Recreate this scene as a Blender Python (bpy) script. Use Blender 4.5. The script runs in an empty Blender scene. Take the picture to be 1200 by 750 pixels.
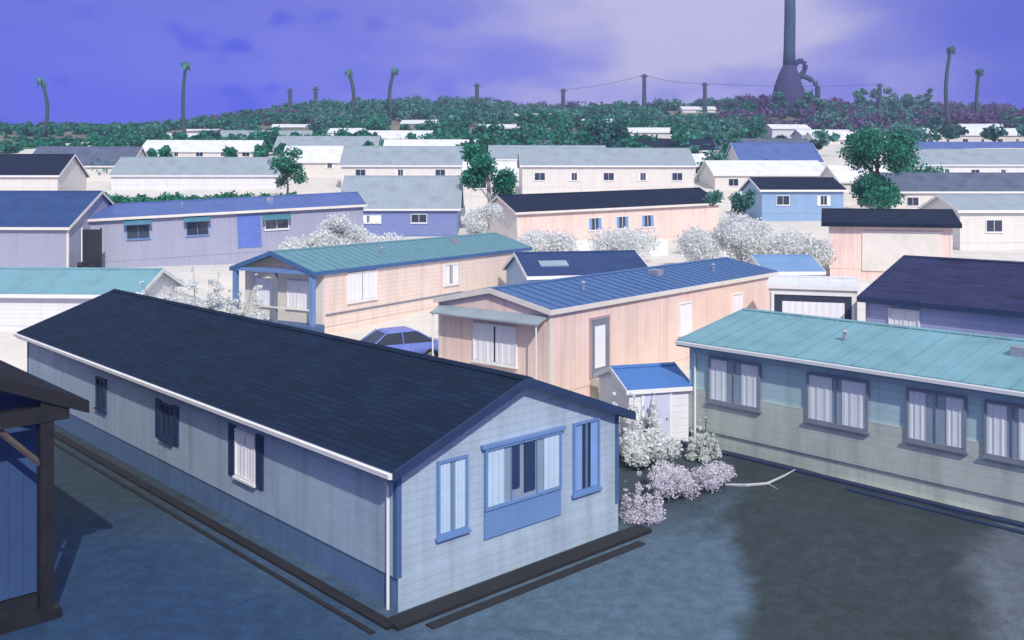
import bpy, bmesh, math, random
import numpy as np
from mathutils import Vector, Matrix
R = math.radians
scn = bpy.context.scene
COL = scn.collection

# ------------------------------------------------------------------ camera
F = 1130.0            # focal length in pixels of a 1200 px wide picture
HOR = 215.0           # eye level row
CAMZ = 9.0
cam = bpy.data.cameras.new('camera'); camo = bpy.data.objects.new('camera', cam); COL.objects.link(camo)
camo.location = (0, 0, CAMZ); camo.rotation_euler = (R(90), 0, 0)
cam.sensor_width = 36; cam.lens = F / 1200 * 36; cam.shift_y = -(375 - HOR) / 1200
cam.clip_start = 0.2; cam.clip_end = 6000
scn.camera = camo

# ------------------------------------------------------------------ sky and sun
SUNV = Vector((0.30, -0.955, 0)).normalized(); ELEV = R(40)
sundir = Vector((SUNV.x * math.cos(ELEV), SUNV.y * math.cos(ELEV), math.sin(ELEV)))
sun = bpy.data.lights.new('sun', 'SUN'); suno = bpy.data.objects.new('sun', sun); COL.objects.link(suno)
sun.energy = 3.0; sun.angle = R(0.6); sun.color = (1.0, 0.93, 0.86)
suno.rotation_euler = (-sundir).to_track_quat('-Z', 'Y').to_euler()
suno.location = (60, -60, 80)

w = bpy.data.worlds.new('World'); scn.world = w; w.use_nodes = True
nt = w.node_tree; nt.nodes.clear(); N = nt.nodes.new; L = nt.links.new
out = N('ShaderNodeOutputWorld'); bg = N('ShaderNodeBackground'); L(bg.outputs[0], out.inputs[0])
sky = N('ShaderNodeTexSky'); sky.sky_type = 'NISHITA'; sky.sun_disc = False
sky.sun_elevation = ELEV; sky.sun_rotation = math.atan2(SUNV.x, SUNV.y)
sky.air_density = 1.0; sky.dust_density = 0.3; sky.ozone_density = 4.0
tc = N('ShaderNodeTexCoord')
tint = N('ShaderNodeMix'); tint.data_type = 'RGBA'; tint.blend_type = 'MULTIPLY'; tint.inputs[0].default_value = 1
L(sky.outputs[0], tint.inputs[6]); tint.inputs[7].default_value = (0.105, 0.092, 0.90, 1)
# thin cloud and deeper blue patches, in the sky's own direction space
def wnoise(scale, detail, sc, loc, lo, hi):
    mp = N('ShaderNodeMapping'); mp.inputs[3].default_value = sc; mp.inputs[1].default_value = loc
    L(tc.outputs['Generated'], mp.inputs[0])
    n = N('ShaderNodeTexNoise'); n.inputs['Scale'].default_value = scale; n.inputs['Detail'].default_value = detail
    L(mp.outputs[0], n.inputs[0])
    m = N('ShaderNodeMapRange'); m.interpolation_type = 'SMOOTHSTEP'; L(n.outputs[0], m.inputs[0]); m.inputs[1].default_value = lo; m.inputs[2].default_value = hi
    return m
n1 = wnoise(3.4, 5, (1, 1, 2.6), (0.3, 0, 0.1), 0.40, 0.66)
n2 = wnoise(17, 1.5, (1, 1, 1.9), (4.1, 2.2, 1.3), 0.55, 0.75)
# cloud bank lies to the right of the view
sep = N('ShaderNodeSeparateXYZ'); L(tc.outputs['Generated'], sep.inputs[0])
rb = N('ShaderNodeMapRange'); rb.interpolation_type = 'SMOOTHSTEP'; L(sep.outputs[0], rb.inputs[0]); rb.inputs[1].default_value = -0.30; rb.inputs[2].default_value = 0.20
rb2 = N('ShaderNodeMapRange'); rb2.interpolation_type = 'SMOOTHSTEP'; L(sep.outputs[0], rb2.inputs[0]); rb2.inputs[1].default_value = 0.46; rb2.inputs[2].default_value = 0.26
mu = N('ShaderNodeMath'); mu.operation = 'MULTIPLY'; L(rb.outputs[0], mu.inputs[0]); L(rb2.outputs[0], mu.inputs[1])
ma = N('ShaderNodeMath'); ma.operation = 'MULTIPLY_ADD'; L(mu.outputs[0], ma.inputs[0]); ma.inputs[1].default_value = 0.82; ma.inputs[2].default_value = 0.13
mb = N('ShaderNodeMath'); mb.operation = 'MULTIPLY_ADD'; L(n1.outputs[0], mb.inputs[0]); mb.inputs[1].default_value = 0.85; mb.inputs[2].default_value = 0.42
mc = N('ShaderNodeMath'); mc.operation = 'MULTIPLY'; L(ma.outputs[0], mc.inputs[0]); L(mb.outputs[0], mc.inputs[1]); mc.use_clamp = True
cl = N('ShaderNodeMix'); cl.data_type = 'RGBA'; L(mc.outputs[0], cl.inputs[0]); L(tint.outputs[2], cl.inputs[6]); cl.inputs[7].default_value = (5.2, 4.8, 7.2, 1)
dk = N('ShaderNodeMix'); dk.data_type = 'RGBA'; dk.blend_type = 'MULTIPLY'
md = N('ShaderNodeMath'); md.operation = 'MULTIPLY'; L(n2.outputs[0], md.inputs[0]); lm = N('ShaderNodeMapRange'); lm.interpolation_type = 'SMOOTHSTEP'; L(sep.outputs[0], lm.inputs[0]); lm.inputs[1].default_value = 0.0; lm.inputs[2].default_value = -0.16; L(lm.outputs[0], md.inputs[1])
L(md.outputs[0], dk.inputs[0]); L(cl.outputs[2], dk.inputs[6]); dk.inputs[7].default_value = (0.30, 0.36, 1.0, 1)
up = N('ShaderNodeMapRange'); up.interpolation_type = 'SMOOTHSTEP'; L(sep.outputs[2], up.inputs[0]); up.inputs[1].default_value = 0.22; up.inputs[2].default_value = 0.60
up.inputs[4].default_value = 0.85
hi = N('ShaderNodeMix'); hi.data_type = 'RGBA'; L(up.outputs[0], hi.inputs[0]); L(dk.outputs[2], hi.inputs[6]); hi.inputs[7].default_value = (6.4, 7.0, 7.7, 1)
L(hi.outputs[2], bg.inputs[0]); bg.inputs[1].default_value = 0.10

scn.view_settings.view_transform = 'Standard'; scn.view_settings.look = 'None'
scn.view_settings.exposure = 0.32; scn.view_settings.gamma = 1; scn.view_settings.use_curve_mapping = False

# ------------------------------------------------------------------ helpers
rnd = random.Random(7)
def tag(o, label=None, cat=None, group=None, kind=None):
    if label: o['label'] = label
    if cat: o['category'] = cat
    if group: o['group'] = group
    if kind: o['kind'] = kind
    return o
def empty(name, loc, rz=0, tilt=0):
    o = bpy.data.objects.new(name, None); COL.objects.link(o); o.location = loc
    o.rotation_euler = (0, tilt, rz); o.empty_display_size = 0.3
    return o
def pymesh(name, vs, fs, mat, parent=None, smooth=False):
    me = bpy.data.meshes.new(name); me.from_pydata([tuple(v) for v in vs], [], fs); me.update()
    if mat: me.materials.append(mat)
    if smooth:
        for p in me.polygons: p.use_smooth = True
    o = bpy.data.objects.new(name, me); COL.objects.link(o)
    if parent: o.parent = parent
    return o
def chaikin(pts, k=2):
    pts = [Vector(p) for p in pts]
    for _ in range(k):
        q = [pts[0]]
        for a, b in zip(pts[:-1], pts[1:]): q += [a*.75+b*.25, a*.25+b*.75]
        pts = q + [pts[-1]]
    return pts
class MB:
    def __init__(s): s.v = []; s.f = []
    def add(s, vs, fs):
        b = len(s.v); s.v += [tuple(v) for v in vs]; s.f += [tuple(i + b for i in f) for f in fs]; return s
    def box(s, x0, x1, y0, y1, z0, z1, bev=0):
        if x0 > x1: x0, x1 = x1, x0
        if y0 > y1: y0, y1 = y1, y0
        return s.add([(x0,y0,z0),(x1,y0,z0),(x1,y1,z0),(x0,y1,z0),(x0,y0,z1),(x1,y0,z1),(x1,y1,z1),(x0,y1,z1)],
              [(0,3,2,1),(4,5,6,7),(0,1,5,4),(1,2,6,5),(2,3,7,6),(3,0,4,7)])
    def prism(s, poly, axis, a, b):      # poly in the two other axes, extruded a..b
        n = len(poly); vs = []
        for t in (a, b):
            for p in poly:
                vs.append((t, p[0], p[1]) if axis == 'x' else (p[0], t, p[1]) if axis == 'y' else (p[0], p[1], t))
        fs = [tuple(range(n)), tuple(range(2*n-1, n-1, -1))] + [(i, i+n, (i+1)%n+n, (i+1)%n) for i in range(n)]
        return s.add(vs, fs)
    def tube(s, pts, rads, n=8, cap=True):
        pts = [Vector(p) for p in pts]; vs = []
        for i, p in enumerate(pts):
            d = (pts[min(i+1, len(pts)-1)] - pts[max(i-1, 0)]).normalized()
            a = d.orthogonal().normalized() if abs(d.z) < .95 else Vector((1,0,0)); a = (a - d*a.dot(d)).normalized(); b = d.cross(a)
            r = rads[i] if hasattr(rads, '__len__') else rads
            for k in range(n):
                t = 2*math.pi*k/n; vs.append(p + (a*math.cos(t) + b*math.sin(t))*r)
        fs = []
        for i in range(len(pts)-1):
            for k in range(n):
                fs.append((i*n+k, i*n+(k+1)%n, (i+1)*n+(k+1)%n, (i+1)*n+k))
        if cap: fs += [tuple(range(n-1,-1,-1)), tuple(range((len(pts)-1)*n, len(pts)*n))]
        return s.add(vs, fs)
    def build(s, name, mat, parent=None, smooth=False, bevel=0):
        me = bpy.data.meshes.new(name); me.from_pydata(s.v, [], s.f); me.update()
        bm = bmesh.new(); bm.from_mesh(me)
        if bevel:
            es = [e for e in bm.edges if len(e.link_faces) == 2 and e.calc_face_angle(0) > 0.5]
            bmesh.ops.bevel(bm, geom=es, offset=bevel, segments=2, affect='EDGES', clamp_overlap=True)
        bmesh.ops.recalc_face_normals(bm, faces=bm.faces); bm.to_mesh(me); bm.free()
        if smooth:
            for p in me.polygons: p.use_smooth = True
        me.materials.append(mat)
        o = bpy.data.objects.new(name, me); COL.objects.link(o)
        if parent: o.parent = parent
        return o

def lin(c):
    r = []
    for v in c:
        v /= 255.0; r.append(v/12.92 if v <= 0.04045 else ((v+0.055)/1.055)**2.4)
    return r
def S(r, g, b, k=1.0): return tuple(min(0.85, v*k) for v in lin((r, g, b)))

# ------------------------------------------------------------------ materials
MC = {}
def mat(key, col, rough=0.6, var=0.12, scale=1.5, kind=None, metal=0, spec=0.5, pitch=0.2, dirt=0.0, streak=0.0, vcol2=None, leaf=False, bump=0.15, trans=0):
    if key in MC: return MC[key]
    m = bpy.data.materials.new(key); m.use_nodes = True; MC[key] = m
    if 'roof' in key and spec == .5: spec = .22
    t = m.node_tree; b = t.nodes['Principled BSDF']; N = t.nodes.new; L = t.links.new
    b.inputs['Roughness'].default_value = rough; b.inputs['Metallic'].default_value = metal
    b.inputs['Specular IOR Level'].default_value = spec
    tc = N('ShaderNodeTexCoord')
    def noise(sc, det=5, vec=None, stretch=None):
        n = N('ShaderNodeTexNoise'); n.inputs['Scale'].default_value = sc; n.inputs['Detail'].default_value = det
        n.inputs['Roughness'].default_value = 0.6
        if stretch:
            mp = N('ShaderNodeMapping'); mp.inputs[3].default_value = stretch; L(tc.outputs['Object'], mp.inputs[0]); L(mp.outputs[0], n.inputs[0])
        else: L(tc.outputs['Object'], n.inputs[0])
        return n
    def rng(src, a, b_, lo, hi):
        r = N('ShaderNodeMapRange'); L(src, r.inputs[0]); r.inputs[1].default_value = a; r.inputs[2].default_value = b_
        r.inputs[3].default_value = lo; r.inputs[4].default_value = hi; return r
    def mul(col_sock, fac_sock):
        x = N('ShaderNodeMix'); x.data_type = 'RGBA'; x.blend_type = 'MULTIPLY'; x.inputs[0].default_value = 1
        L(col_sock, x.inputs[6]); L(fac_sock, x.inputs[7]); return x.outputs[2]
    rgb = N('ShaderNodeRGB'); rgb.outputs[0].default_value = (*col, 1); cs = rgb.outputs[0]
    if vcol2:
        nz = noise(scale*0.35, 6); r = rng(nz.outputs[0], .42, .60, 0, 1)
        x = N('ShaderNodeMix'); x.data_type = 'RGBA'; L(r.outputs[0], x.inputs[0]); L(cs, x.inputs[6]); x.inputs[7].default_value = (*vcol2, 1); cs = x.outputs[2]
    if leaf:
        g = N('ShaderNodeNewGeometry'); r = rng(g.outputs['Random Per Island'], 0, 1, 1-var*2.2, 1+var*2.2); cs = mul(cs, r.outputs[0])
        if trans:
            b.inputs['Transmission Weight'].default_value = 0
            tl = N('ShaderNodeBsdfTranslucent'); L(cs, tl.inputs[0]); ms = N('ShaderNodeMixShader'); ms.inputs[0].default_value = trans
            L(b.outputs[0], ms.inputs[1]); L(tl.outputs[0], ms.inputs[2]); L(ms.outputs[0], t.nodes['Material Output'].inputs[0])
    else:
        nz = noise(scale, 6); r = rng(nz.outputs[0], .25, .75, 1-var, 1+var); cs = mul(cs, r.outputs[0])
        nf = noise(scale*14, 3); r = rng(nf.outputs[0], .25, .75, 1-var*.5, 1+var*.5); cs = mul(cs, r.outputs[0])
    if streak:
        ns = noise(1.0, 2, stretch=(2.3, 2.3, 0.18)); r = rng(ns.outputs[0], .45, .78, 1, 1-streak); cs = mul(cs, r.outputs[0])
    if dirt:
        nd = noise(0.7, 8); r = rng(nd.outputs[0], .48, .70, 1, 1-dirt); cs = mul(cs, r.outputs[0])
    hs = None
    sep = N('ShaderNodeSeparateXYZ'); L(tc.outputs['Object'], sep.inputs[0])
    def saw(src, p):
        d = N('ShaderNodeMath'); d.operation = 'DIVIDE'; L(src, d.inputs[0]); d.inputs[1].default_value = p
        f = N('ShaderNodeMath'); f.operation = 'FRACT'; L(d.outputs[0], f.inputs[0]); return f.outputs[0]
    if kind == 'lap':                      # horizontal lap siding
        f = saw(sep.outputs[2], pitch); hs = f; g = rng(f, 0.0, 0.10, 0.62, 1.0); cs = mul(cs, g.outputs[0])
    if kind == 'panel':                    # vertical ribbed metal siding, x and y
        s2 = N('ShaderNodeMath'); s2.operation = 'ADD'; L(sep.outputs[0], s2.inputs[0]); L(sep.outputs[1], s2.inputs[1])
        f = saw(s2.outputs[0], pitch); g = rng(f, 0.0, 0.08, 0.70, 1.0); cs = mul(cs, g.outputs[0]); hs = g.outputs[0]
    if kind == 'seam':                     # roof sheets along x
        f = saw(sep.outputs[0], pitch); g = rng(f, 0.0, 0.05, 0.75, 1.0); cs = mul(cs, g.outputs[0]); hs = g.outputs[0]
    if kind == 'shingle':
        br = N('ShaderNodeTexBrick'); br.inputs['Scale'].default_value = 1.0
        br.inputs['Brick Width'].default_value = 0.9; br.inputs['Row Height'].default_value = 0.17; br.inputs['Mortar Size'].default_value = 0.012
        br.inputs['Color1'].default_value = (1.18,1.18,1.18,1); br.inputs['Color2'].default_value = (.80,.80,.80,1); br.inputs['Mortar'].default_value = (.45,.45,.45,1)
        L(tc.outputs['Object'], br.inputs[0]); cs = mul(cs, br.outputs[0]); hs = br.outputs[1]
        inv = N('ShaderNodeMath'); inv.operation = 'SUBTRACT'; inv.inputs[0].default_value = 1; L(hs, inv.inputs[1]); hs = inv.outputs[0]
    if kind == 'crack':
        vo = N('ShaderNodeTexVoronoi'); vo.feature = 'DISTANCE_TO_EDGE'; vo.inputs['Scale'].default_value = 0.33
        nw = noise(.9, 8); mx = N('ShaderNodeMix'); mx.data_type = 'VECTOR'; mx.inputs[0].default_value = 0.55
        L(tc.outputs['Object'], mx.inputs[4]); L(nw.outputs[1], mx.inputs[5]); L(mx.outputs[1], vo.inputs[0])
        g = rng(vo.outputs[0], 0.0, 0.006, 0.72, 1.0); cs = mul(cs, g.outputs[0])
    L(cs, b.inputs['Base Color'])
    if not leaf:
        bp = N('ShaderNodeBump'); bp.inputs['Strength'].default_value = bump; bp.inputs['Distance'].default_value = 0.02
        nb = noise(scale*22, 4); L(nb.outputs[0], bp.inputs['Height']); last = bp
        if hs is not None:
            b2 = N('ShaderNodeBump'); b2.inputs['Strength'].default_value = 0.6; b2.inputs['Distance'].default_value = 0.02
            L(hs, b2.inputs['Height']); L(bp.outputs[0], b2.inputs['Normal']); last = b2
        L(last.outputs[0], b.inputs['Normal'])
        rr = rng(noise(scale*2, 4).outputs[0], .3, .7, max(.05, rough-.1), min(1, rough+.12)); L(rr.outputs[0], b.inputs['Roughness'])
    return m

M_white = mat('painted_white', (.78,.78,.76), .55, .05)
M_cream = mat('cream_paint', (.74,.70,.62), .6, .06, dirt=.12)
M_dark = mat('dark_metal', (.02,.024,.03), .5)
M_black = mat('black_paint', (.010,.011,.014), .6)
M_navy = mat('navy_paint', S(38,58,92), .5)
M_slate = mat('slate_blue_paint', S(70,98,140), .55)
M_grey = mat('grey_paint', S(120,128,140), .55)
M_glass = mat('window_glass', (.03,.045,.07), .08, .05, spec=.9, bump=0)
M_glassl = mat('pale_window_glass', S(150,170,190,.8), .12, .08, spec=.8, bump=0)
M_curt = mat('white_curtain', (.80,.80,.82), .9, .04)
M_curtb = mat('blue_curtain', S(120,155,205), .9, .08)
M_rubber = mat('tyre_rubber', (.015,.015,.017), .8)
M_conc = mat('pale_concrete', (.62,.60,.55), .85, .12, dirt=.25, vcol2=(.50,.49,.46))
M_galv = mat('galvanised_metal', (.45,.47,.5), .4, .1, metal=.6)
M_wood = mat('weathered_wood', (.09,.075,.065), .8, .25, 3)
M_bark = mat('bark', (.075,.065,.06), .9, .3, 3)
M_barkp = mat('pale_bark', (.42,.43,.45), .9, .2, 3)

# ------------------------------------------------------------------ terrain
def ss(x, a, b):
    t = np.clip((np.asarray(x, float)-a)/(b-a), 0, 1); return t*t*(3-2*t)
RY = [0,24,31,35,47,60,70,90,100,120,150,170,200,260,330,380]
RZ = [0,0,.45,.95,1.5,2.1,2.9,3.3,4.2,5.6,9.3,11.0,15.0,19.5,25.5,29.0]
LY = [0,40,47,60,70,90,100,120,150,170,200,260,330,380]
LZ = [0,0,1.4,2.1,2.9,3.3,4.2,5.6,9.3,11.0,14.5,18.0,21.5,23.5]
CX = [-400,0,50,130,217,340,420,560,620,740,850,920,1000,1100,1190,1700]
CYY = [190,158,152,142,136,122,119,113,121,121,119,112,118,120,126,150]
def crest(px): return CAMZ + (HOR + 15 - np.interp(px, CX, CYY)*1.0 - 0)*0 + CAMZ*0 + (HOR - (np.interp(px, CX, CYY) + 13))*540/F
def tz(x, y):
    x = np.asarray(x, float); y = np.asarray(y, float)
    l = np.interp(y, LY, LZ); r = np.maximum(np.interp(y, RY, RZ), .5*ss(x, 3, 7))
    k = ss((x+2.4)*.733+(y-20.1)*.681, 7.6, 10.6); z = l*(1-k) + r*k
    px = 600 + F*x/np.maximum(y, 60)
    c = crest(px)
    h = ss(y, 340, 545); z = np.where(y > 340, z*(1-h) + c*h, z)
    z = np.where(y > 545, c - (y-545)*0.10, z)
    roll = 1.6*np.sin(x/31+1.3)*np.sin(y/43) + .8*np.sin(x/13)*np.cos(y/17)
    z = z + roll*ss(y, 130, 260)
    return np.maximum(z, -3)
def TZ(x, y): return float(tz(x, y))
def at(px, Y): return (px-600)/F*Y
xs = np.concatenate([np.arange(-900,-120,20), np.arange(-120,-40,5), np.arange(-40,45,1.0), np.arange(45,120,5), np.arange(120,901,20)])
ys = np.concatenate([np.arange(-40,4,4), np.arange(4,70,1.0), np.arange(70,150,3), np.arange(150,620,8), np.arange(620,800,20)])
gx, gy = np.meshgrid(xs, ys); gz = tz(gx, gy)
vs = np.stack([gx.ravel(), gy.ravel(), gz.ravel()], 1); nx = len(xs)
fs = [(j*nx+i, j*nx+i+1, (j+1)*nx+i+1, (j+1)*nx+i) for j in range(len(ys)-1) for i in range(nx-1)]
M_ground = mat('sandy_ground', (.68,.64,.57), .9, .10, .25, vcol2=(.66,.64,.60), dirt=.12, bump=.3)
M_hill = mat('hill_ground', (.10,.115,.085), .95, .25, .05, vcol2=(.22,.20,.15))
g = pymesh('ground', vs, fs, M_ground, smooth=True); g.data.materials.append(M_hill)
for p in g.data.polygons:
    c = p.center
    if c.y > 250: p.material_index = 1
tag(g, kind='structure')
def sheet(name, quad, m, off=.03, st=.4, kind='structure', wav=0):
    a, b, c, d = [Vector((*q, 0)) for q in quad]
    n = max(2, int(max((b-a).length, (c-d).length)/st)); k = max(2, int(max((d-a).length, (c-b).length)/st)); vs = []
    for j in range(k+1):
        for i in range(n+1):
            s, t = i/n, j/k; p = (a*(1-s)+b*s)*(1-t) + (d*(1-s)+c*s)*t
            if wav: p = p + Vector((math.sin(p.y*1.7+p.x)*.6+math.sin(p.y*4.3+1), math.sin(p.x*1.9)*.7+math.sin(p.x*4.9+p.y), 0))*wav*.6
            vs.append((p.x, p.y, TZ(p.x, p.y)+off))
    fs = [(j*(n+1)+i, j*(n+1)+i+1, (j+1)*(n+1)+i+1, (j+1)*(n+1)+i) for j in range(k) for i in range(n)]
    return tag(pymesh(name, vs, fs, m, smooth=True), kind=kind)
U = Vector((-.681, .733)); V = Vector((.733, .681)); A0 = Vector((-2.40, 20.1))     # axes of the front row of homes
def uv(u, v): p = A0 + U*u + V*v; return (p.x, p.y)
M_asph = mat('asphalt', S(50,62,66,.85), .85, .16, .5, vcol2=S(46,58,64,.85), dirt=.2, kind='crack', bump=.5)
M_drive = mat('blue_grey_driveway', S(32,60,92,.85), .8, .14, .5, vcol2=S(30,54,84), dirt=.15, kind='crack', bump=.4)
M_pad = mat('worn_concrete_pad', S(72,98,118), .8, .12, .7, vcol2=S(62,86,106), dirt=.15, kind='crack', bump=.4)
def paving():
    m = bpy.data.materials.new('worn_shaded_paving'); m.use_nodes = True; t = m.node_tree; b = t.nodes['Principled BSDF']; N = t.nodes.new; L = t.links.new
    tc = N('ShaderNodeTexCoord'); sp = N('ShaderNodeSeparateXYZ'); L(tc.outputs['Object'], sp.inputs[0])
    def noise(sc, det, rough=.6):
        n = N('ShaderNodeTexNoise'); n.inputs['Scale'].default_value = sc; n.inputs['Detail'].default_value = det; n.inputs['Roughness'].default_value = rough
        L(tc.outputs['Object'], n.inputs[0]); return n.outputs[0]
    def math_(op, a, b_, c=None):
        n = N('ShaderNodeMath'); n.operation = op
        for i, v in enumerate((a, b_, c)):
            if v is None: continue
            if isinstance(v, (int, float)): n.inputs[i].default_value = v
            else: L(v, n.inputs[i])
        return n.outputs[0]
    def rng(src, lo, hi, a=0, b_=1):
        n = N('ShaderNodeMapRange'); n.interpolation_type = 'SMOOTHSTEP'; L(src, n.inputs[0]); n.inputs[1].default_value = lo; n.inputs[2].default_value = hi; n.inputs[3].default_value = a; n.inputs[4].default_value = b_; return n.outputs[0]
    def mix(f, c1, c2, mode='MIX'):
        n = N('ShaderNodeMix'); n.data_type = 'RGBA'; n.blend_type = mode
        if isinstance(f, (int, float)): n.inputs[0].default_value = f
        else: L(f, n.inputs[0])
        for i, c in ((6, c1), (7, c2)):
            if isinstance(c, tuple): n.inputs[i].default_value = (*c, 1)
            else: L(c, n.inputs[i])
        return n.outputs[2]
    wob = math_('MULTIPLY', math_('SUBTRACT', noise(.35, 5), .5), 3.2)
    right = math_('ADD', math_('SUBTRACT', sp.outputs[0], math_('MULTIPLY', sp.outputs[1], .225)), wob)     # metres to the right of the old slab
    left = math_('ADD', math_('ADD', math_('MULTIPLY', sp.outputs[0], .733), math_('MULTIPLY', sp.outputs[1], .681)), math_('ADD', wob, -11.9))
    slab = S(80,102,120); blue = S(38,66,100,.95); char = S(52,63,68,.95)
    c = mix(rng(left, -3.0, 2.2), blue, slab)  # bluish shade left of the front home, painted into the paving colour
    c = mix(rng(right, -.35, .55), c, char)
    far = math_('ADD', math_('SUBTRACT', sp.outputs[0], math_('MULTIPLY', sp.outputs[1], .475)), wob)
    c = mix(rng(far, -.3, .8), c, S(88,98,108))
    dist = math_('ADD', sp.outputs[1], wob); c = mix(rng(dist, 23.5, 27.5, 0, .8), c, char)
    st = rng(noise(.9, 9, .7), .50, .70, 1.0, .84); c = mix(1.0, c, st, 'MULTIPLY')
    pt = rng(noise(2.6, 6), .35, .7, .86, 1.16); c = mix(1.0, c, pt, 'MULTIPLY')
    gv = N('ShaderNodeTexVoronoi'); gv.inputs['Scale'].default_value = 34; L(tc.outputs['Object'], gv.inputs[0])
    gr = N('ShaderNodeSeparateColor'); L(gv.outputs['Color'], gr.inputs[0]); gsp = rng(gr.outputs[0], 0, 1, .86, 1.15); c = mix(1.0, c, gsp, 'MULTIPLY')
    vo = N('ShaderNodeTexVoronoi'); vo.feature = 'DISTANCE_TO_EDGE'; vo.inputs['Scale'].default_value = .30
    nw = N('ShaderNodeTexNoise'); nw.inputs['Scale'].default_value = 1.1; nw.inputs['Detail'].default_value = 8; L(tc.outputs['Object'], nw.inputs[0])
    mx = N('ShaderNodeMix'); mx.data_type = 'VECTOR'; mx.inputs[0].default_value = .5; L(tc.outputs['Object'], mx.inputs[4]); L(nw.outputs[1], mx.inputs[5]); L(mx.outputs[1], vo.inputs[0])
    c = mix(1.0, c, rng(vo.outputs[0], 0, .006, .82, 1), 'MULTIPLY')
    L(c, b.inputs['Base Color']); b.inputs['Roughness'].default_value = .85; b.inputs['Specular IOR Level'].default_value = .3
    bp = N('ShaderNodeBump'); bp.inputs['Strength'].default_value = .5; bp.inputs['Distance'].default_value = .012; L(gr.outputs[0], bp.inputs['Height']); L(bp.outputs[0], b.inputs['Normal'])
    return m
M_pave = paving()
sheet('pavement', [(-42,3), (44,3), (44,24.5), (-42,24.5)], M_pave, .060)
sheet('road', [(-42,24.5), (-1.5,24.5), (-17.3,42.0), (-42,42)], M_pave, .060)
sheet('road', [(-.2,24.5), (11.5,24.5), (4.6,34.2), (2.0,34.2)], M_pave, .060)
# kerbs
def kerb(name, pts, wd, h, m):
    mb = MB()
    for (a, b) in zip(pts[:-1], pts[1:]):
        a = Vector(a); b = Vector(b); d = (b-a).normalized(); n = Vector((-d.y, d.x))*wd/2; a = a - d*wd/2; b = b + d*wd/2
        k = max(1, int((b-a).length/1.2)); vs = []; fs = []
        for i in range(k+1):
            p = a + (b-a)*i/k; z = TZ(p.x, p.y)
            for q, hh in ((n,-.3),(n,h-.02),(n*.8,h),(-n*.8,h),(-n,h-.02),(-n,-.3)): vs.append((p.x+q.x, p.y+q.y, z+hh))
        for i in range(k):
            for q in range(5): fs.append((i*6+q, i*6+q+1, (i+1)*6+q+1, (i+1)*6+q))
        fs += [(0,1,2,3,4,5), tuple(k*6+q for q in (5,4,3,2,1,0))]
        mb.add(vs, fs)
    return tag(mb.build(name, m), kind='structure')
M_kerb = mat('black_kerb', (.012,.014,.018), .8, .3)  # near-black kerb strips along the front home's base
M_kerbn = mat('navy_kerb', S(30,48,78), .7, .2)
kerb('kerb', [uv(26,-.50), uv(-.40,-.50)], .26, .14, M_kerb)
kerb('kerb', [uv(26,-.92), uv(-.40,-.92)], .12, .10, M_kerb)
kerb('kerb', [uv(-.46,-.25), uv(-.46,7.25)], .50, .16, M_kerb)
kerb('kerb', [uv(-1.0,.2), uv(-1.0,6.6)], .26, .10, M_kerb)

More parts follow.
